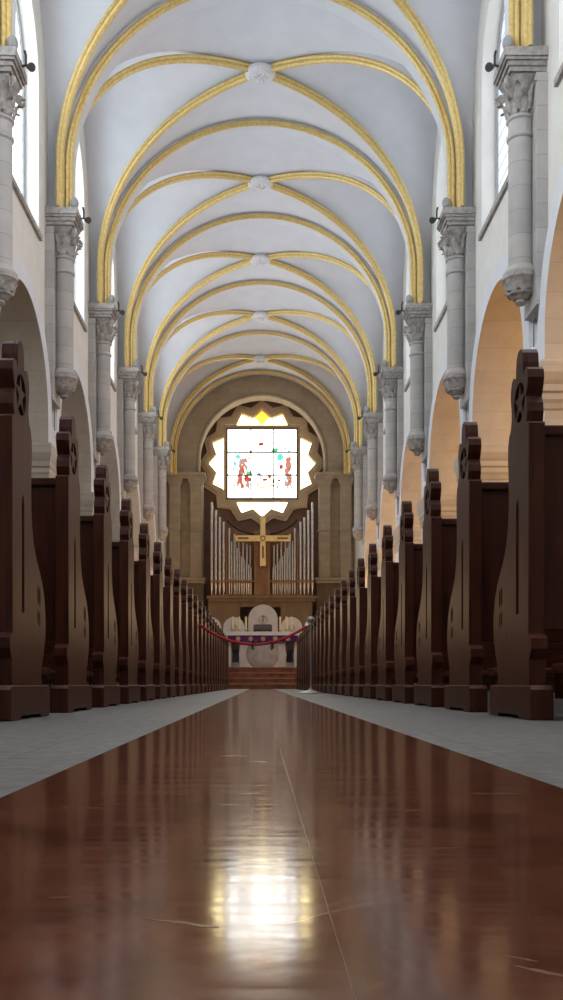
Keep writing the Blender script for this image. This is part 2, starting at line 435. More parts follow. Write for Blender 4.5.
# back wall behind the camera; its glowing window is added as unseen fill
bm = NB()
plate(bm, [[(-10, 0), (10, 0), (10, 17.6), (-10, 17.6)], arch_loop(0, 6.5, 12.2, 2.8, 24)], -7.6, -7.0, lambda u, v, w: (u, w, v))
struct('wall_back', bm, M_plaster)
bm = NB(); plate(bm, [arch_loop(0, 6.5, 12.2, 2.8, 24)], -7.5, -7.45, lambda u, v, w: (u, w, v)); struct('window_60', bm, M_glassB)

# ------------------------------------------------------------------ vault
def T(s): return ZC+4.44*math.sqrt(max(0, 1-s*s)) if s < 1 else ZCAP
def SAG(a, b): return .30*max(0, 1-a*a)*max(0, 1-b*b)
def make_vault(k):
    bm = NB(); ym = BAY/2
    nn = 22
    ss = [math.sin(PI/2*i/nn) for i in range(nn)]+[.99995, 1.0]
    sx = [-s for s in ss[::-1]]+ss[1:]
    ext = [-1.10]+sx+[1.10]
    grid = []
    for a in ext:
        row = []
        for b in sx:
            z = max(T(abs(a)), T(abs(b)))-SAG(a, b)
            row.append(bm.verts.new((a*4.62, ym+b*BAY/2, z)))
        grid.append(row)
    for i in range(len(ext)-1):
        for j in range(len(sx)-1):
            ca, cb = (ext[i]+ext[i+1])/2, (sx[j]+sx[j+1])/2
            A, B, C_, D = grid[i][j], grid[i+1][j], grid[i+1][j+1], grid[i][j+1]
            if ca*cb > 0: bm.faces.new((A, B, C_)); bm.faces.new((A, C_, D))
            else: bm.faces.new((A, B, D)); bm.faces.new((B, C_, D))
    return struct('ceiling_vault_bay', bm, M_vault, smooth=28, loc=(0, cy(k), 0))
v0 = make_vault(K0)
for k in range(K0+1, K1):
    o = v0.copy(); COL.objects.link(o); o.location = (0, cy(k), 0)
# last strip over the end wall line
bm = NB()
pts = [(4.85, ZCAP-.1)]+[(4.5, ZCAP-.1)]+[(4.5*math.cos(a), ZC+4.50*math.sin(a)) for a in [PI*i/48 for i in range(49)]]+[(-4.5, ZCAP-.1), (-4.85, ZCAP-.1)]
A = [bm.verts.new((x, cy(7)-.05, z)) for x, z in pts]; B = [bm.verts.new((x, YEND+.05, z)) for x, z in pts]
for i in range(len(pts)-1): bm.faces.new((A[i], A[i+1], B[i+1], B[i]))
struct('ceiling_end_strip', bm, M_stone_end, smooth=30)
# roof slab closes the room above the webs
bm = NB(); box(bm, -10, 10, -7.9, 57.5, 17.55, 17.9); struct('ceiling_roof_slab', bm, M_plaster)

def arc_pts(rad, zc, z0, n=40):
    return [(-rad, z0)]+[(-rad*math.cos(PI*i/n), zc+rad*math.sin(PI*i/n)) for i in range(n+1)]+[(rad, z0)]
band_proto = roll_proto = None
def transverse(k):
    global band_proto, roll_proto
    if band_proto is None:
        bm = NB()
        def el(rx, rz, n=40): return [(-rx, ZCAP)]+[(-rx*math.cos(PI*i/n), ZC+rz*math.sin(PI*i/n)) for i in range(n+1)]+[(rx, ZCAP)]
        inn, out = el(4.40, 4.26), el(4.80, 4.60)
        rows = []
        for P, yy in ((out, -.12), (inn, -.12), (inn, .40), (out, .40)):
            rows.append([bm.verts.new((x, yy, z)) for x, z in P])
        for A, B in zip(rows, rows[1:]):
            for i in range(len(A)-1): bm.faces.new((A[i], A[i+1], B[i+1], B[i]))
        bmesh.ops.recalc_face_normals(bm, faces=bm.faces[:])
        b = struct('transverse_arch', bm, M_vault, smooth=30, loc=(0, cy(k), 0)); band_proto = b
        bm = NB()
        for rx, rz, yy, r in ((4.40, 4.25, -.11, .055), (4.48, 4.30, -.15, .05)):
            tube(bm, [(x, yy, z) for x, z in el(rx, rz)], r, 10)
        g = obj('gilded_roll', bm, M_gold, b, 35); roll_proto = g
    else:
        b = band_proto.copy(); COL.objects.link(b); b.location = (0, cy(k), 0)
        g = roll_proto.copy(); COL.objects.link(g); g.parent = b
for k in range(0, 8): transverse(k)
diag = None
def diagonals(k):
    global diag
    yc, ym = cy(k), cy(k)+BAY/2
    for sx in (-1, 1):
        for sy in (-1, 1):
            if diag is None: diag = {}
            if (sx, sy) not in diag:
                bm = NB()
                P = []
                X0, Y0 = (4.62, BAY/2-.27) if sy > 0 else (4.58, BAY/2-.44)
                for i in range(41):
                    a = PI/2*i/40
                    s = math.cos(a)
                    P.append((sx*X0*s, sy*Y0*s, ZC+4.33*math.sin(a)-SAG(s, s)))
                P = [(sx*X0, sy*Y0, ZCAP)]+P
                tube(bm, P, .078, 10)
                for off in (-.085, .085):
                    n_ = Vector((sy*Y0, -sx*X0, 0)).normalized()*off
                    tube(bm, [(p[0]+n_.x, p[1]+n_.y, p[2]+.055) for p in P], .045, 8)
                diag[(sx, sy)] = struct('diagonal_rib', bm, M_gold, smooth=35, loc=(0, ym, 0))
            else:
                o = diag[(sx, sy)].copy(); COL.objects.link(o); o.location = (0, ym, 0)
for k in range(0, 7): diagonals(k)
# carved bosses at the crossings
ordn = ['nearest the camera', 'second from the camera', 'third from the camera', 'fourth from the camera', 'fifth from the camera', 'sixth from the camera', 'farthest from the camera']
bossp = None
for i, k in enumerate(range(1, 7)):
    ym = cy(k)+BAY/2
    if bossp is None:
        bossp = bpy.data.objects.new('ceiling_boss', None); COL.objects.link(bossp)
        bm = NB(); lathe(bm, [(0, -.07), (.16, -.075), (.30, -.065), (.36, -.04), (.40, .0), (.40, .06), (.34, .12), (.22, .3), (0, .3)], 32)
        obj('boss_disc', bm, M_boss, bossp, 40)
        bm = NB()
        for j in range(6):
            a = 2*PI*j/6
            tube(bm, [(.05*math.cos(a), .05*math.sin(a), -.075), (.12*math.cos(a), .12*math.sin(a), -.088), (.19*math.cos(a), .19*math.sin(a), -.07)], [.02, .035, .02], 6)
        tube(bm, [(.29*math.cos(2*PI*j/28), .29*math.sin(2*PI*j/28), -.062) for j in range(28)], .022, 6, closed=True)
        lathe(bm, [(0, -.10), (.04, -.09), (.05, -.06)], 10)
        obj('rosette_relief', bm, M_boss, bossp, 50)
        b = bossp
    else:
        b = bossp.copy(); COL.objects.link(b)
        for ch in bossp.children:
            c = ch.copy(); COL.objects.link(c); c.parent = b
    b.location = (0, ym, ZC+3.98)
    tag(b, 'round carved white boss where the gilded ribs cross, %s' % ordn[i], 'ceiling boss', 'carved bosses along the vault')
    b['kind'] = 'thing'

# ------------------------------------------------------------------ wall columns
def leaf(bm, ang, r0, z0, r1, z1, w, curl, c=(0,0)):
    """an acanthus-like tongue rising from (r0,z0) and curling outward at (r1,z1)"""
    ca, sa = math.cos(ang), math.sin(ang)
    rows = []
    seg = 7
    for i in range(seg+1):
        t = i/seg
        r = r0+(r1-r0)*t+curl*max(0, t-.6)**2*6
        z = z0+(z1-z0)*t-curl*max(0, t-.72)**2*9
        ww = w*(1-.25*t)*(1 if t < .8 else (1-(t-.8)*2.6))*(1+.12*math.sin(t*16))
        row = []
        for s, dr in ((-1, 0), (-.5, .02), (0, .035), (.5, .02), (1, 0)):
            rr = r+dr; x = rr*ca-s*ww*sa; y = rr*sa+s*ww*ca
            row.append(bm.verts.new((c[0]+x, c[1]+y, z)))
        rows.append(row)
    fs = []
    for A, B in zip(rows, rows[1:]):
        for i in range(4): fs.append(bm.faces.new((A[i], A[i+1], B[i+1], B[i])))
    return fs
def volute(bm, c, d, r):
    """small spiral scroll lying in the upright plane through direction d"""
    P = []; R = []
    for i in range(22):
        t = i/21; a = -PI/2+t*3.6*PI; rr = r*(1-.8*t)
        P.append((c[0]+d[0]*rr*math.cos(a), c[1]+d[1]*rr*math.cos(a), c[2]+rr*math.sin(a))); R.append(.035*(1-.45*t))
    tube(bm, P, R, 6)
CX = 4.58
def build_column(sgn):
    """parts of one attached column; local origin on the wall face line at floor level, x outward from nave centre = sgn"""
    root = thing('wall_column', '', 'column')
    W0 = WALL-.0
    cx_ = sgn*(CX)
    bm = NB()
    for d, z0, z1 in ((0, 10.93, 11.08), (.03, 10.88, 10.93), (.07, 10.80, 10.88), (.11, 10.72, 10.80), (.16, 10.66, 10.72)):
        box(bm, *sorted((sgn*(4.20+d), sgn*(W0+.02))), -.43+d, .43-d, z0, z1)
    obj('abacus', bm, M_carve, root)
    bm = NB()
    lathe(bm, [(.20, 10.0), (.20, 10.07), (.20, 10.2), (.22, 10.4), (.27, 10.58), (.34, 10.67)], 28, (cx_, 0, 0))
    for j in range(8):
        leaf(bm, 2*PI*j/8, .225, 10.06, .31, 10.34, .070, .08, (cx_, 0))
    for j in range(8):
        leaf(bm, 2*PI*(j+.5)/8, .225, 10.12, .35, 10.56, .070, .08, (cx_, 0))
    for dx in (-1, 1):
        for dy in (-1, 1):
            volute(bm, (cx_+dx*.28, dy*.28, 10.55), (dx*.7, dy*.7), .10)
    # pilaster head behind the capital
    obj('capital', bm, M_carve, root, 50)
    bm = NB()
    prof = [(.23, 7.32)]
    lathe(bm, [(.212, 7.40), (.212, 9.66), (.24, 9.69), (.24, 9.73), (.212, 9.76), (.212, 9.98), (.245, 10.01), (.245, 10.05), (.22, 10.07)], 32, (cx_, 0, 0))
    # stone joints as shallow grooves come from the material; base mouldings:
    lathe(bm, [(.0, 7.26), (.24, 7.26), (.30, 7.29), (.31, 7.33), (.28, 7.37), (.26, 7.41), (.225, 7.45)], 32, (cx_, 0, 0))
    obj('shaft', bm, M_grey, root, 40)
    bm = NB(); box(bm, *sorted((sgn*(W0-.20), sgn*(W0+.02))), -.40, .40, 6.66, 10.66, bev=.008)
    obj('pilaster', bm, M_grey, root)
    bm = NB()
    cc = (cx_+sgn*.0, 0, 0)
    lathe(bm, [(.29, 7.30), (.315, 7.27), (.315, 7.22), (.275, 7.19), (.262, 7.10), (.25, 7.02), (.20, 6.94), (.12, 6.90), (.085, 6.87), (.10, 6.83), (.07, 6.79), (0, 6.77)], 26, cc)
    for j in range(8):
        leaf(bm, 2*PI*j/8, .20, 6.95, .275, 7.17, .10, .03, cc)
    for j in range(8):
        leaf(bm, 2*PI*(j+.5)/8, .09, 6.88, .235, 7.02, .075, .03, cc)
    box(bm, *sorted((sgn*(4.60), sgn*(W0-.05))), -.15, .15, 6.93, 7.26)
    obj('corbel', bm, M_carve, root, 50)
    return root
ORD = {0: 'before the nearest in frame', 1: 'nearest the camera', 2: 'second from the camera', 3: 'third from the camera', 4: 'fourth from the camera', 5: 'fifth from the camera', 6: 'sixth from the camera', 7: 'against the end wall'}
for sgn, side in ((-1, 'left'), (1, 'right')):
    p = None
    for k in range(1, 7):
        lab = 'grey stone half column with leafy capital on the %s nave wall, %s' % (side, ORD[k])
        if p is None: p = build_column(sgn); p['label'] = lab; p['group'] = 'wall columns of the %s nave wall' % side; p.location = (0, cy(k), 0)
        else: dup(p, (0, cy(k), 0), lab)
    # fittings on the capitals
    p = q = c = None
    for k in range(1, 7):
        lab = 'small grey egg-shaped spotlight on the %s capital, %s' % (side, ORD[k])
        L1 = (sgn*4.30, cy(k)-.24, ZCAP)
        if p is None:
            p = thing('capital_spotlight', lab, 'spotlight', L1, 'spotlights on the %s capitals' % side)
            bm = NB(); box(bm, -.05, .05, -.05, .05, 0, .03); tube(bm, [(0, 0, .02), (0, 0, .06)], .018, 8); obj('bracket', bm, M_iron, p)
            bm = NB(); lathe(bm, [(0, .03), (.06, .05), (.09, .11), (.10, .17), (.085, .24), (.045, .29), (0, .30)], 18); obj('lamp_housing', bm, M_lampgrey, p, 50)
        else: dup(p, L1, lab)
        lab = 'dark cone floodlight jutting out beside the %s capital, %s' % (side, ORD[k])
        L2 = (sgn*4.20, cy(k)+.02, ZCAP-.10)
        if q is None:
            q = thing('floodlight', lab, 'floodlight', L2, 'floodlights beside the %s capitals' % side)
            bm = NB(); tube(bm, [(sgn*.0, 0, .03), (-sgn*.07, 0, .05), (-sgn*.07, 0, .22), (-sgn*.05, .0, .30)], .022, 8)
            tube(bm, [(-sgn*.07, 0, .05), (-sgn*.15, -.02, -.03)], .02, 8); obj('arm', bm, M_iron, q)
            bm = NB(); P0, P1 = Vector((-sgn*.10, 0, .02)), Vector((-sgn*.20, -.12, -.06))
            tube(bm, [P0, P0.lerp(P1, .25), P0.lerp(P1, .7), P1], [.03, .045, .065, .075], 14); obj('reflector', bm, M_iron, q, 50)
        else: dup(q, L2, lab)
        if k <= 5:
            lab = 'little white wall lamp low on the %s arcade pier, %s' % (side, ORD[k])
            L3 = (sgn*(WALL-.14), cy(k)-.05, 5.95)
            if c is None:
                c = thing('pier_lamp', lab, 'wall lamp', L3, 'lamps on the %s arcade piers' % side)
                bm = NB(); box(bm, *sorted((0, -sgn*.07)), -.05, .05, -.07, .07, bev=.012); obj('lamp_body', bm, M_whitelamp, c)
                bm = NB(); tube(bm, [(-sgn*.010, 0, .06), (-sgn*.010, 0, .86)], .012, 6); obj('cable', bm, M_cable, c)
            else: dup(c, L3, lab)

# ------------------------------------------------------------------ end wall, rosette
RC = (0.10, 12.13)               # centre of the square window
yr = YEND+1.6                    # recess back wall plane
# stone wall with a tall round-headed opening
bm = NB()
op = [(-3.30, 11.05), (3.30, 11.05)]+[(3.30*math.cos(PI*i/40), 12.05+3.30*math.sin(PI*i/40)) for i in range(41)]
mpE = lambda u, v, w: (u, w, v)
mpX = lambda u, v, w: (u+EX, w, v)
outer = [(-6.2, CHOIR), (6.2, CHOIR), (6.2, 17.6), (-6.2, 17.6)]
full = [(-3.12, CHOIR+.001), (3.12, CHOIR+.001), (3.12, 11.02), (3.30, 11.05)]+[(3.30*math.cos(PI*i/40), 12.05+3.30*math.sin(PI*i/40)) for i in range(41)]+[(-3.30, 11.05), (-3.12, 11.02)]
plate(bm, [outer, full], YEND, YEND+.9, mpX)
struct('wall_end', bm, M_stone_end)
bm = NB()   # roll moulding round the opening
tube(bm, [(x+EX, YEND-.02, z) for x, z in [(3.36*math.cos(PI*i/48), 12.05+3.36*math.sin(PI*i/48)) for i in range(49)]], .085, 10)
tube(bm, [(x+EX, YEND-.02, z) for x, z in ((3.36, 11.2), (3.36, 12.06))], .085, 10); tube(bm, [(x+EX, YEND-.02, z) for x, z in ((-3.36, 11.2), (-3.36, 12.06))], .085, 10)
struct('trim_arch_roll', bm, M_stone_end, smooth=40)
# paired pilasters under the impost
for s in (-1, 1):
    p = 'left' if s < 0 else 'right'
    bm = NB()
    for xa, xb in ((3.06, 3.68), (4.18, 4.78)):
        box(bm, *sorted((s*xa, s*xb)), YEND-.42, YEND+.02, 5.7, 10.62, bev=.03)
        box(bm, *sorted((s*(xa-.06), s*(xb+.06))), YEND-.47, YEND, 8.15, 8.2)
        for d, z0, z1 in ((.03, 10.55, 10.66), (.07, 10.66, 10.80), (.12, 10.80, 10.90)):
            box(bm, *sorted((s*(xa-d), s*(xb+d))), YEND-.42-d, YEND+.02, z0, z1)
    struct('pilaster_pair_'+p, bm, M_stone_end)
    bm = NB()
    for d, z0, z1 in ((0, 10.90, 11.0), (.05, 11.0, 11.07), (.10, 11.07, 11.2)):
        box(bm, *sorted((s*(2.98-d), s*4.85)), YEND-.55-d, YEND+.9, z0, z1)
    struct('trim_impost_'+p, bm, M_stone_end)
    bm = NB()
    box(bm, *sorted((s*2.90, s*4.85)), YEND-.50, YEND+.02, 5.42, 5.55, bev=.02); box(bm, *sorted((s*2.86, s*4.85)), YEND-.56, YEND+.02, 5.55, 5.72, bev=.02)
    struct('trim_ledge_'+p, bm, M_stone_end)
    bm = NB(); box(bm, *sorted((s*2.96, s*4.85)), YEND-.40, YEND+.02, CHOIR, 5.42); struct('dado_'+p, bm, M_orgpanel)
# recess back wall with the star-shaped hole
bm = NB()
SR1, SR0 = 2.92, 2.53
wl = [(-4.2, CHOIR), (4.2, CHOIR), (4.2, 16.2), (-4.2, 16.2)]
plate(bm, [wl, star_loop(RC[0], RC[1], SR1, SR0)], yr, yr+.5, mpE)
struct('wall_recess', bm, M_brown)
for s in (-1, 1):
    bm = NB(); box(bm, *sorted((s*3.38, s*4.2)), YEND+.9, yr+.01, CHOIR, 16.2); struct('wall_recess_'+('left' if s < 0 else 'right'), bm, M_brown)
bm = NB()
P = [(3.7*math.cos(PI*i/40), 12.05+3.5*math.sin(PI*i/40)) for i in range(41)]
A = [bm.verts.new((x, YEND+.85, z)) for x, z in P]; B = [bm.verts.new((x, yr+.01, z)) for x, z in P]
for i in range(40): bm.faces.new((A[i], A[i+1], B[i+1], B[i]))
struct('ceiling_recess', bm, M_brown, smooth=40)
# window_1: the rosette
M_sq = emit_mat('backlit_clear_glass', (1.0, .985, .95), 4.2)
def star_glass():
    m = bpy.data.materials.new('backlit_amber_star_glass'); m.use_nodes = True; m.node_tree.nodes.clear()
    g = N(m, 'ShaderNodeTexCoord'); s = N(m, 'ShaderNodeSeparateXYZ'); L(m, g.outputs['Object'], s.inputs[0])
    # the topmost point is orange glass, the rest pale amber
    ab = N(m, 'ShaderNodeMath', operation='ABSOLUTE'); L(m, s.outputs['X'], ab.inputs[0])
    sb = N(m, 'ShaderNodeMath', operation='SUBTRACT'); L(m, s.outputs['Z'], sb.inputs[0]); L(m, ab.outputs[0], sb.inputs[1])
    a = N(m, 'ShaderNodeMath', operation='GREATER_THAN'); L(m, sb.outputs[0], a.inputs[0]); a.inputs[1].default_value = 2.15
    mx = N(m, 'ShaderNodeMix', data_type='RGBA'); L(m, a.outputs[0], mx.inputs['Factor'])
    mx.inputs[6].default_value = (1.0, .82, .42, 1); mx.inputs[7].default_value = (.60, .21, .02, 1)
    e = N(m, 'ShaderNodeEmission'); L(m, mx.outputs[2], e.inputs['Color']); e.inputs['Strength'].default_value = 4.4
    o = N(m, 'ShaderNodeOutputMaterial'); L(m, e.outputs[0], o.inputs['Surface']); return m
M_starg = star_glass()
HS = 1.86
win = bpy.data.objects.new('window_1', None); COL.objects.link(win); win.location = (RC[0], yr, RC[1]); win['kind'] = 'structure'
bm = NB(); plate(bm, [[(-HS, -HS), (HS, -HS), (HS, HS), (-HS, HS)]], .10, .12, mpE); obj('square_glass', bm, M_sq, win)
bm = NB(); plate(bm, [star_loop(0, 0, SR1+.02, SR0+.02), [(-HS-.16, -HS-.16), (HS+.16, -HS-.16), (HS+.16, HS+.16), (-HS-.16, HS+.16)]], .20, .22, mpE); obj('star_glass', bm, M_starg, win)
bm = NB()
sq = lambda h: [(-h, -h), (h, -h), (h, h), (-h, h)]
plate(bm, [sq(HS+.10), sq(HS)], -.06, .24, mpE)
for d in (-HS/3, HS/3):
    box(bm, d-.034, d+.034, -.03, .11, -HS, HS); box(bm, -HS, HS, -.03, .11, d-.034, d+.034)
obj('window_frame', bm, M_frame, win)
bm = NB()   # stone surround: two stepped star rings
plate(bm, [star_loop(0, 0, 3.42, 3.05), star_loop(0, 0, SR1, SR0)], -.16, .01, mpE)
plate(bm, [star_loop(0, 0, 3.20, 2.86), star_loop(0, 0, SR1+.05, SR0+.05)], -.24, -.15, mpE)
plate(bm, [sq(HS+.23), sq(HS+.10)], -.03, .26, mpE)
obj('stone_surround', bm, M_surr, win)
# outer frame corner blocks (square moulded frame seen between the star points)
bm = NB(); plate(bm, [sq(HS+.46), sq(HS+.19)], -.25, -.02, mpE)
# keep only the four corners
geom = [v for v in bm.verts]
bm.free()
bm = NB()
for sx in (-1, 1):
    for sz in (-1, 1):
        a, b_, c_ = HS-.35, HS+.20, HS+.58
        l = [(sx*a, sz*b_), (sx*b_, sz*b_), (sx*b_, sz*a), (sx*c_, sz*a), (sx*c_, sz*c_), (sx*a, sz*c_)]
        plate(bm, [l], -.26, .02, mpE)
obj('corner_block', bm, M_surr, win)
# coloured glass of the pictures
gm = {'red': emit_mat('red_glass', (.50, .08, .04), .9), 'rose': emit_mat('rose_brown_glass', (.66, .25, .15), .8), 'teal': emit_mat('teal_glass', (.12, .68, .58), 1.0),
      'blue': emit_mat('blue_glass', (.12, .22, .55), 1.0), 'yellow': emit_mat('straw_glass', (.88, .64, .22), 1.0), 'grey': emit_mat('grey_line_glass', (.38, .38, .40), 1.0), 'green': emit_mat('green_glass', (.10, .55, .25), 1.0)}
keys = list(gm)
def shard(bm, x, z, w, h, ang, key, w0=.085):
    n = 6; pts = []
    for i in range(n):
        a = 2*PI*i/n; r = random.uniform(.7, 1.1)
        u, v = w*r*math.cos(a), h*r*math.sin(a)
        pts.append((x+u*math.cos(ang)-v*math.sin(ang), z+u*math.sin(ang)+v*math.cos(ang)))
    for p_ in pts:
        if max(abs(p_[0]), abs(p_[1])) > HS-.02: return
    plate(bm, [pts], w0, w0+.012, mpE, keys.index(key))
def P2(px, pz): return ((px-292)/4.69*.0551, -(pz-278)/4.69*.0551)   # from a sketch grid to metres on the window
bm = NB()
wz = .085
for (cx0, cz0, n, ang0) in ((205, 325, 34, 0), (413, 325, 30, 0)):
    for i in range(n):
        t = i/n; zz = cz0-65+t*125; spread = 13+16*t if cx0 == 205 else 9+5*t
        x, z = P2(cx0+random.uniform(-spread, spread), zz)
        shard(bm, x, z, random.uniform(.06, .11), random.uniform(.16, .30), random.uniform(-.35, .35), random.choice(['rose', 'rose', 'rose', 'red', 'grey']), wz); wz += .0
for px, pz, w, h, k_ in ((206, 262, .10, .09, 'rose'), (412, 258, .09, .10, 'rose'), (380, 290, .08, .08, 'red'), (288, 186, .10, .06, 'red'), (181, 243, .09, .09, 'teal'),
        (165, 275, .05, .10, 'teal'), (231, 322, .10, .09, 'green'), (227, 352, .07, .08, 'red'), (375, 246, .10, .12, 'teal'), (352, 214, .12, .07, 'green'), (241, 223, .07, .06, 'blue'),
        (276, 325, .08, .06, 'blue'), (305, 350, .09, .05, 'red'), (328, 338, .06, .06, 'red'), (345, 357, .05, .08, 'grey'), (300, 388, .22, .035, 'yellow'), (270, 372, .04, .12, 'yellow'), (333, 378, .12, .04, 'yellow'), (285, 338, .08, .03, 'grey'),
        (372, 355, .06, .05, 'red'), (160, 300, .03, .09, 'grey'), (165, 380, .03, .1, 'grey'), (400, 205, .04, .04, 'grey'), (422, 222, .12, .04, 'green'), (170, 225, .1, .03, 'green'), (362, 385, .04, .08, 'grey'), (230, 250, .03, .05, 'red')):
    x, z = P2(px, pz); shard(bm, x, z, w*2.0, h*1.9, random.uniform(-.3, .3), k_)
for i in range(26):
    px = random.choice((random.uniform(155, 240), random.uniform(350, 430), random.uniform(262, 340))); pz = random.uniform(235, 400) if px < 245 or px > 345 else random.uniform(320, 400)
    x, z = P2(px, pz); shard(bm, x, z, random.uniform(.012, .03), random.uniform(.02, .09), random.uniform(-1.5, 1.5), random.choice(['grey', 'grey', 'red', 'teal', 'rose', 'blue']))
obj('stained_glass', bm, [gm[k_] for k_ in keys], win)

# ------------------------------------------------------------------ organ loft and organ
YO = 50.3
org = thing('pipe_organ', 'tall silver pipe organ in a wooden case beneath the star window', 'pipe organ', (EX, YO, 4.56))
def ox(px): return (px-262.3)*YO/1000.0
def oz(py): return H+(684.5-py)*YO/1000.0-4.56
# case with concave shoulders behind the pipes
bm = NB()
top = [(-1.72, oz(520)), (-1.45, oz(524.5)), (-1.1, oz(528.5)), (-.75, oz(531)), (-.42, oz(532.5))]
loop = [(-1.75, 0)]+top+[(.42, oz(532.5))]+[(-x, z) for x, z in top[::-1][1:]]+[(1.75, 0)]
plate(bm, [loop], .55, .75, mpE, 0); obj('case', bm, M_orgwood, org)
for q in (-1, 1):
    bm = NB(); tube(bm, [(-q*x, .52, z) for x, z in [(-1.75, oz(518))]+top], .045, 8); obj('curved_moulding', bm, M_dark, org)
bm = NB(); box(bm, -.40, .40, .02, .60, 0, oz(531), bev=.02)
for x in (-.22, -.08, .08, .22): box(bm, x-.03, x+.03, -.01, .05, .15, 1.9)
obj('centre_tower', bm, M_orgwood, org)
bm = NB()
for s in (-1, 1):
    box(bm, *sorted((s*.40, s*2.62)), -.02, .10, .70, .80, bev=.01)
    box(bm, *sorted((s*.40, s*2.62)), .0, .10, 0, .08)
    box(bm, *sorted((s*1.755, s*1.82)), .05, .30, 0, oz(531))
obj('pipe_rail', bm, M_orgwood, org)
def pipe(x, y, ztop, r, brass=False):
    bm = NB()
    zm = .55
    lathe(bm, [(.012, 0), (r*.55, zm*.5), (r*.95, zm-.02), (r, zm+.02), (r, ztop), (r*.85, ztop), (r*.85, ztop-.25)], 14, (x, y, .0), mi=0)
    # mouth: flattened lip in front
    p_ = obj('organ_pipe', bm, M_pipe, org, 50)
    bm = NB(); box(bm, x-r*.5, x+r*.5, y-r-.012, y-r*.6, zm+.02, zm+.15); obj('pipe_mouth', bm, M_pipebrass, p_)
    return p_
outs = [(211.9, 502), (215.9, 510), (219.9, 517), (223.8, 521.5), (229.4, 528)]
for px, py in outs:
    for s in (-1, 1): pipe(s*abs(ox(px)), .12, oz(py), .062 if px < 225 else .05)
front = [(234.4, 533.5), (231.8, 541), (237.2, 548), (239.6, 552), (241.9, 556), (244.3, 559), (246.6, 562), (248.9, 564.5), (251.2, 567)]
for px, py in front:
    for s in (-1, 1): pipe(s*abs(ox(px)), .13, oz(py), .040)
back = [(238.8, 541), (243.1, 541.5), (247.0, 543), (250.4, 544.5), (235.6, 540)]
for px, py in back:
    for s in (-1, 1): pipe(s*abs(ox(px)), .30, oz(py), .045)
# cross on the front of the organ tower
cr = thing('gold_cross', 'large gold cross with dark inlays hanging before the organ', 'cross', (0.13, YO-.20, 0))
def cz(py): return H+(684.5-py)*(YO-.2)/1000
bm = NB()
xa, zb, zt, z1, z2 = 1.38, cz(566), cz(516), cz(541.3), cz(535.6)
w = .15
l = [(-w, zb), (w, zb), (w*.85, z1), (xa, z1), (xa, z2), (w*.85, z2), (w*.8, zt), (-w*.8, zt), (-w*.85, z2), (-xa, z2), (-xa, z1), (-w*.85, z1)]
plate(bm, [l], -.06, .06, mpE); obj('cross_body', bm, M_crossgold, cr)
zc_ = (z1+z2)/2
for a, b_ in ((-1.25, -.72), (.72, 1.25)):
    bm = NB(); box(bm, a, b_, -.075, -.055, zc_-.055, zc_+.055); obj('cross_inlay', bm, M_crossdark, cr)
bm = NB(); box(bm, -.05, .05, -.075, -.055, z1-.85, z1-.25); obj('cross_inlay', bm, M_crossdark, cr)
bm = NB()
lathe_pts = circle(0, zc_, .14, 20); plate(bm, [lathe_pts, circle(0, zc_, .09, 20)], -.085, -.055, mpE)
obj('cross_boss', bm, M_crossdark, cr)
bm = NB(); box(bm, -.05, .05, .05, .188, zc_-.04, zc_+.04); obj('wall_bracket', bm, M_iron, cr)

# loft front below the organ
bm = NB()
box(bm, -2.69, 2.87, YO-.25, YO+2.6, 4.42, 4.56, bev=.02); box(bm, -2.59, 2.77, YO-.15, YO+2.5, 4.28, 4.42)
struct('organ_loft_ledge', bm, M_orgpanel)
bm = NB()
plate(bm, [[(-2.6, CHOIR), (2.6, CHOIR), (2.6, 4.28), (-2.6, 4.28)], [(-1.02, CHOIR+.01), (1.02, CHOIR+.01), (1.02, 4.02), (-1.02, 4.02)]], YO, YO+.12, mpE)
for x in (-2.58, -1.78, -1.1, 1.1, 1.78, 2.58): box(bm, x-.03, x+.03, YO-.03, YO+.01, CHOIR, 4.28)
box(bm, -2.6, 2.6, YO-.03, YO+.01, CHOIR, CHOIR+.25)
struct('organ_loft_front', bm, M_orgpanel)
bm = NB(); box(bm, -1.1, 1.1, YO+1.2, YO+1.25, CHOIR, 4.28); struct('loft_doorway_shade', bm, M_dark)  # near-black sheet painted as the shade inside the doorway

# ------------------------------------------------------------------ sedilia behind the altar
YS = 33.0
seatp = None
def sedile(x, wd, ht, lab):
    s = thing('round_back_seat', lab, 'seat', (x, YS, CHOIR), 'round backed white stone seats')
    bm = NB()
    r = wd/2
    plate(bm, [[(-r, 0), (r, 0)]+[(r*math.cos(PI*i/24), ht-r+r*math.sin(PI*i/24)) for i in range(25)]], 0, .10, mpE)
    obj('backrest', bm, M_white_marble, s)
    bm = NB(); box(bm, -r*.85, r*.85, -.55, 0, .40, .50, bev=.02); obj('seat', bm, M_white_marble, s)
    for q in (-1, 1):
        bm = NB(); box(bm, *sorted((q*r*.85, q*(r*.85-.08))), -.55, 0, 0, .70, bev=.015); obj('armrest', bm, M_white_marble, s)
    bm = NB(); plate(bm, [circle(0, ht-r*1.05, r*.33, 20), circle(0, ht-r*1.05, r*.24, 20)], -.02, .001, mpE)
    box(bm, -.02, .02, -.02, .001, ht-r*1.4, ht-r*.75); box(bm, -r*.2, r*.2, -.02, .001, ht-r*1.1, ht-r*1.02)
    obj('carved_emblem', bm, M_white_relief, s)
sc = YS/1000
def sx_(px): return (px-260.3)*sc
sedile(sx_(263), 29.5*sc, H+(684.5-604.6)*sc-CHOIR, 'tallest white round-topped seat rising at the centre behind the altar')
for px, wd, lab in ((234, 21.5, 'white round-topped seat just left of the tallest one'), (291.5, 21.5, 'white round-topped seat just right of the tallest one'),
                    (210.5, 21.5, 'white round-topped seat at the far left, half behind pews'), (315, 21.5, 'white round-topped seat at the far right, behind the rope post')):
    sedile(sx_(px), wd*sc, H+(684.5-617)*sc-CHOIR, lab)

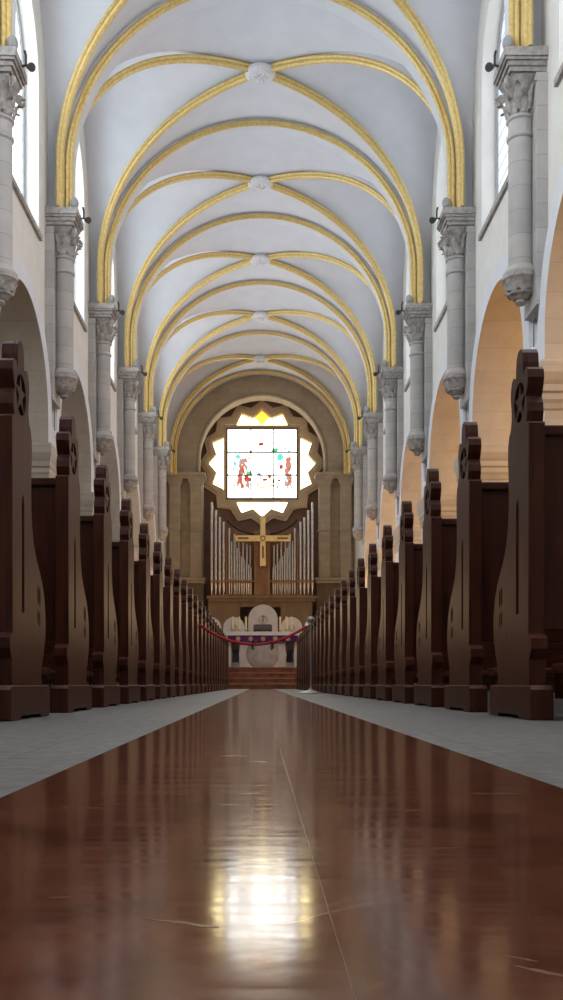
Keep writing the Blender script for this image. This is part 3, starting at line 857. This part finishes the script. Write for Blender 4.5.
# ------------------------------------------------------------------ altar
YA = 28.6; sa_ = YA/1000
ax = (262.7-260.3)*sa_
AT = H+(684.5-632.6)*sa_-CHOIR          # table height above the choir floor
alt = thing('altar', 'white marble altar with a round relief on top of the red steps', 'altar', (ax, YA, CHOIR))
bm = NB(); box(bm, -.66, .66, .0, .75, 0, AT-.12, bev=.01); obj('altar_block', bm, M_white_marble, alt)
bm = NB()
box(bm, -1.02, 1.02, -.08, .85, AT-.12, AT, bev=.012); obj('table_slab', bm, M_white_marble, alt)
for q in (-1, 1):
    bm = NB(); box(bm, *sorted((q*.90, q*1.0)), .05, .70, 0, AT-.12, bev=.01); box(bm, *sorted((q*.66, q*.90)), .62, .70, .45, AT-.12)
    box(bm, *sorted((q*.66, q*.9)), .45, .70, 0, .16)
    obj('side_support', bm, M_white_marble, alt)
bm = NB()
zc_ = .42
lathe(bm, [(0, .085), (.15, .08), (.30, .06), (.40, .035), (.46, .012), (.47, .0)], 36)
bmesh.ops.rotate(bm, verts=bm.verts[:], cent=(0,0,0), matrix=Matrix.Rotation(PI/2, 3, 'X'))
bmesh.ops.translate(bm, verts=bm.verts[:], vec=(0, 0, zc_-.02))
obj('round_relief', bm, M_white_relief, alt, 40)
bm = NB()
for q in (-1, 1):
    tube(bm, [(q*.10, -.085, zc_+.30), (q*.20, -.10, zc_+.34), (q*.28, -.10, zc_+.27), (q*.29, -.10, zc_+.16), (q*.25, -.095, zc_+.08)], [.014, .04, .042, .032, .012], 8)
obj('horned_carving', bm, M_iron, alt, 50)
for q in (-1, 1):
    bm = NB(); box(bm, *sorted((q*.70, q*.88)), .52, .60, .16, .52); obj('niche_shade', bm, M_niche, alt)  # solid dark block, the niche's shade put into its colour
# frontal and cloth rest on the table
fr = thing('altar_frontal', 'purple altar frontal band with five gold medallions', 'altar cloth', (ax, YA-.10, CHOIR+AT))
bm = NB(); box(bm, -1.0, 1.0, -.012, .01, -.27, -.015)
obj('purple_band', bm, M_purple, fr)
for x in (-.70, -.34, .01, .36, .72):
    bm = NB(); plate(bm, [star_loop(x, -.18, .078, .055, 8)], -.022, -.011, mpE); obj('medallion', bm, M_medal, fr)
bm = NB(); box(bm, -1.04, 1.04, YA-.13, YA+.88, CHOIR+AT, CHOIR+AT+.018); box(bm, -1.04, 1.04, YA-.135, YA-.118, CHOIR+AT-.085, CHOIR+AT+.016)
o = obj('altar_cloth', bm, M_cloth, loc=(ax, 0, 0)); tag(o, 'white linen cloth spread over the altar table', 'altar cloth')
cand = None
nm = ['leftmost', 'second from the left', 'third from the left, by the book', 'fourth from the left, by the book', 'fifth from the left', 'rightmost']
for i, (px, top) in enumerate(((232.6, 618.5), (239, 618.5), (245.9, 617.8), (280.2, 617.8), (286.6, 618.5), (291.6, 618.5))):
    loc = ((px-260.3)*sa_, YA+.12, CHOIR+AT+.018)
    lab = 'thick ivory candle in brass holder on the altar, %s' % nm[i]
    if cand is None:
        cand = thing('altar_candle', lab, 'candle', loc, 'candles on the altar')
        bm = NB(); lathe(bm, [(0, 0), (.055, 0), (.05, .015), (.02, .03), (.02, .05), (.045, .07), (.045, .08), (0, .08)], 16); obj('candle_holder', bm, M_brass, cand, 40)
        bm = NB(); lathe(bm, [(0, .08), (.030, .08), (.030, .44), (.02, .445), (0, .44)], 14); obj('candle_wax', bm, M_wax, cand, 40)
        bm = NB(); tube(bm, [(0, 0, .44), (.002, 0, .46)], .002, 5); obj('wick', bm, M_black, cand)
    else: dup(cand, loc, lab)
bk = thing('book_stand', 'dark stand with an open missal at the centre of the altar', 'book stand', (.07, YA+.10, CHOIR+AT+.018))
bm = NB()
for q in (-1, 1): box(bm, *sorted((q*.20, q*.235)), 0, .25, 0, .03); box(bm, *sorted((q*.205, q*.23)), .19, .22, 0, .2)
l = [(0, .02), (.26, .20), (.26, .225), (0, .045)]
A = [bm.verts.new((-.27, y, z)) for y, z in l]; B = [bm.verts.new((.27, y, z)) for y, z in l]
bm.faces.new(A); bm.faces.new(B[::-1])
for i in range(4): bm.faces.new((A[i], A[(i+1) % 4], B[(i+1) % 4], B[i]))
bmesh.ops.recalc_face_normals(bm, faces=bm.faces[:])
obj('stand', bm, M_black, bk)
bm = NB()
for q in (-1, 1):
    l = [(.01, .047), (.25, .212), (.235, .24), (-.005, .075)]
    A = [bm.verts.new((q*.005, y, z)) for y, z in l]; B = [bm.verts.new((q*.23, y, z)) for y, z in l]
    bm.faces.new(A); bm.faces.new(B[::-1])
    for i in range(4): bm.faces.new((A[i], A[(i+1) % 4], B[(i+1) % 4], B[i]))
bmesh.ops.recalc_face_normals(bm, faces=bm.faces[:])
obj('missal', bm, M_redbook, bk)

# ------------------------------------------------------------------ rope barrier
YB = 13.0
st = thing('rope_stanchion', 'polished steel rope post standing before the right-hand pews', 'stanchion', (.655, YB, 0))
bm = NB(); lathe(bm, [(0, 0), (.15, 0), (.155, .008), (.13, .02), (.06, .035), (.028, .05), (.022, .08), (0, .08)], 32); obj('base', bm, M_chrome, st, 35)
bm = NB(); lathe(bm, [(.0, .06), (.015, .06), (.015, .88), (.026, .885), (.026, .92), (0, .92)], 18); obj('post', bm, M_chrome, st, 35)
bm = NB(); lathe(bm, [(0, .92), (.02, .92), (.045, .935), (.052, .955), (.045, .985), (.02, 1.0), (0, 1.003)], 20); obj('cap', bm, M_chrome, st, 40)
rp = thing('barrier_rope', 'sagging dark red velvet rope slung across the aisle', 'rope', (0, YB, 0))
x0, z0, x1, z1_ = -.80, .90, .60, .875
bm = NB(); P = []
for i in range(41):
    t = i/40; x = x0+(x1-x0)*t
    zc_ = z0+(z1_-z0)*t - .25*4*t*(1-t)
    P.append((x, -.0, zc_))
tube(bm, P, .018, 10); obj('velvet_cord', bm, M_rope, rp, 50)
bm = NB(); tube(bm, [(x1-.01, 0, z1_), (.605, 0, z1_+.01), (.628, 0, .90)], .012, 8); obj('rope_end_hook', bm, M_chrome, rp, 50)

# ------------------------------------------------------------------ pews
PROF = [(-.02,.115),(-.02,.20),(-.045,.235),(-.045,.27),(-.01,.285),(-.015,.985),(-.012,.99),(.012,.995),(.002,1.03),(.008,1.06),(.024,1.085),(.006,1.11),(-.006,1.14),(.0,1.168),(.018,1.18),(.045,1.178),(.058,1.165),
    (.060,1.21),(.068,1.245),(.085,1.262),(.105,1.267),(.127,1.262),(.144,1.245),(.152,1.21),(.154,1.165),(.168,1.185),(.188,1.193),(.208,1.185),(.222,1.16),(.225,1.13),(.215,1.085),
    (.213,1.05),(.225,1.02),(.25,1.0),(.264,.965),(.266,.92),(.258,.86),(.254,.80),(.258,.73),(.27,.67),(.295,.615),(.335,.57),(.385,.53),(.43,.49),(.465,.44),(.485,.38),(.49,.33),
    (.48,.28),(.455,.23),(.43,.19),(.42,.16),(.425,.115)]
def motif(u, v, s=1.0):
    out = []
    for du, dv, a in ((0, 0, PI/2), (.028, -.006, PI/2)):
        pts = []
        for i in range(10):
            t = 2*PI*i/10
            pu, pv = .0095*s*math.cos(t), .036*s*math.sin(t)
            pts.append((u+du+pu, v+dv+pv))
        out.append(pts)
    return out
def pew_end_bm(s, th=.055, star=None):
    """end panel; local x = 0 is the aisle face, positive u away from the aisle"""
    bm = NB()
    mp = lambda u, v, w: (s*w, u, v)
    plate(bm, [PROF], .014, th, mp, 0)
    slot = [(.118, .36), (.150, .36), (.150, .72), (.142, .745), (.134, .757), (.126, .745), (.118, .72)]
    holes = [circle(.108, 1.085, .068, 26), slot]+motif(.36, .44)+motif(.36, .36, .8)
    skin = PROF
    plate(bm, [skin]+holes, .0, .0145, mp, 0)
    # five-pointed star standing in the round recess
    st_ = [(.108+(.070 if i % 2 == 0 else .026)*math.cos(PI/2+PI*i/5), 1.085+(.070 if i % 2 == 0 else .026)*math.sin(PI/2+PI*i/5)) for i in range(10)]
    if star is not None: plate(star, [st_], .002, .016, mp, 0)
    else: plate(bm, [st_], .002, .016, mp, 0)
    return bm
def build_pew(s, length):
    root = thing('church_pew', '', 'pew')
    sb = NB(); bm = pew_end_bm(s, star=sb); e = obj('pew_end', bm, M_wood, root); obj('star_carving', sb, M_wood, e)
    md = e.modifiers.new('Bevel', 'BEVEL'); md.width = .0035; md.segments = 2; md.limit_method = 'ANGLE'; md.angle_limit = math.radians(50)
    bm = NB(); box(bm, *sorted((s*-.008, s*.066)), -.075, .50, 0, .115, bev=.008)
    # shallow cut-out under the foot reads as two feet
    bm.free(); bm = NB()
    foot = [(-.075, 0), (.06, 0), (.075, .012), (.36, .012), (.375, 0), (.50, 0), (.515, .02), (.515, .10), (.50, .115), (-.06, .115), (-.075, .10)]
    plate(bm, [foot], -.010, .066, lambda u, v, w: (s*w, u, v)); f = obj('foot_block', bm, M_wood, root)
    md = f.modifiers.new('Bevel', 'BEVEL'); md.width = .005; md.segments = 2; md.limit_method = 'ANGLE'; md.angle_limit = math.radians(50)
    bm = NB(); box(bm, *sorted((s*.050, s*length)), .045, .075, .30, .985, bev=.004)
    box(bm, *sorted((s*.050, s*length)), .030, .095, .955, .99, bev=.006)
    obj('backrest', bm, M_wood, root)
    bm = NB(); box(bm, *sorted((s*.050, s*length)), .07, .46, .415, .445, bev=.006); obj('seat', bm, M_wood, root)
    bm = NB(); box(bm, *sorted((s*.060, s*length)), -.20, -.06, .155, .185, bev=.008)
    for q in (.10, length*.5, length-.1): box(bm, *sorted((s*q, s*(q+.04))), -.20, .03, .07, .156)
    obj('kneeler', bm, M_wood, root)
    bm = pew_end_bm(s); 
    bmesh.ops.translate(bm, verts=bm.verts[:], vec=(s*length, 0, 0)); box(bm, *sorted((s*length, s*(length+.06))), -.075, .5, 0, .115)
    obj('wall_side_end', bm, M_wood, root)
    return root
def nth(n):
    w = ['nearest the camera', 'second row from the camera', 'third row from the camera', 'fourth row from the camera', 'fifth row from the camera', 'sixth row from the camera', 'seventh row from the camera',
         'eighth row from the camera', 'ninth row from the camera', 'tenth row from the camera', 'eleventh row from the camera', 'twelfth row from the camera']
    if n < 12: return w[n]
    b = ['nearest the altar', 'second row from the altar', 'third row from the altar', 'fourth row from the altar', 'fifth row from the altar', 'sixth row from the altar', 'seventh row from the altar', 'eighth row from the altar', 'ninth row from the altar', 'tenth row from the altar', 'eleventh row from the altar', 'twelfth row from the altar']
    return b
PITCH = .945
for s, side, X, y0, n in ((-1, 'left', XL, 3.24, 24), (1, 'right', XR, 3.33, 23)):
    p = None
    for i in range(n):
        w_ = nth(i) if i < 12 else nth(i)[n-1-i]
        lab = 'dark carved wooden pew in the %s block, %s' % (side, w_)
        loc = (s*X, y0+PITCH*i, 0)
        if p is None: p = build_pew(s, 3.1); p['label'] = lab; p['group'] = 'pews of the %s block' % side; p.location = loc
        else: dup(p, loc, lab)

# ------------------------------------------------------------------ lights
def area(name, loc, rot, sx, sy, power, col):
    d = bpy.data.lights.new(name, 'AREA'); d.shape = 'RECTANGLE'; d.size = sx; d.size_y = sy; d.energy = power; d.color = col
    o = bpy.data.objects.new(name, d); COL.objects.link(o); o.location = loc; o.rotation_euler = rot; return o
def point(name, loc, power, col, r=.12):
    d = bpy.data.lights.new(name, 'POINT'); d.energy = power; d.color = col; d.shadow_soft_size = r
    o = bpy.data.objects.new(name, d); COL.objects.link(o); o.location = loc; return o
# warm lamps hang in the right-hand aisle; added fill points imitate dim daylight on the left
for k in range(0, 7):
    ym = cy(k)+BAY/2
    point('right_aisle_lamp', (7.0, ym-.8, 5.4), 165, (1.0, .52, .17))
for k in range(1, 7, 3):
    ym = cy(k)+BAY/2
    point('left_aisle_fill', (-7.6, ym, 6.0), 6, (1.0, .88, .78), .4)
# hidden warm fill points, added to tint the choir and its vault
for x in (-4.2, 4.2):
    point('choir_fill', (x, 45.5, 3.4), 150, (1.0, .68, .38), .3)
    point('choir_fill', (x, 37.0, 3.0), 120, (1.0, .68, .38), .3)

w = bpy.data.worlds.new('World'); scn.world = w; w.use_nodes = True
w.node_tree.nodes['Background'].inputs['Color'].default_value = (.6, .7, .85, 1)
w.node_tree.nodes['Background'].inputs['Strength'].default_value = 1.0

# ------------------------------------------------------------------ camera
cd = bpy.data.cameras.new('Camera'); cam = bpy.data.objects.new('Camera', cd); COL.objects.link(cam)
cd.sensor_width = 36; cd.sensor_fit = 'AUTO'; cd.lens = 36.0
cd.shift_x = (281.5-260.3)/1000.0; cd.shift_y = (684.5-500)/1000.0
cd.clip_start = .02; cd.clip_end = 200
cam.location = (0, 0, H); cam.rotation_euler = (PI/2, 0, 0)
scn.camera = cam
vs = scn.view_settings
vs.view_transform = 'Standard'; vs.look = 'None'; vs.gamma = 1; vs.use_curve_mapping = False; vs.exposure = 0.45
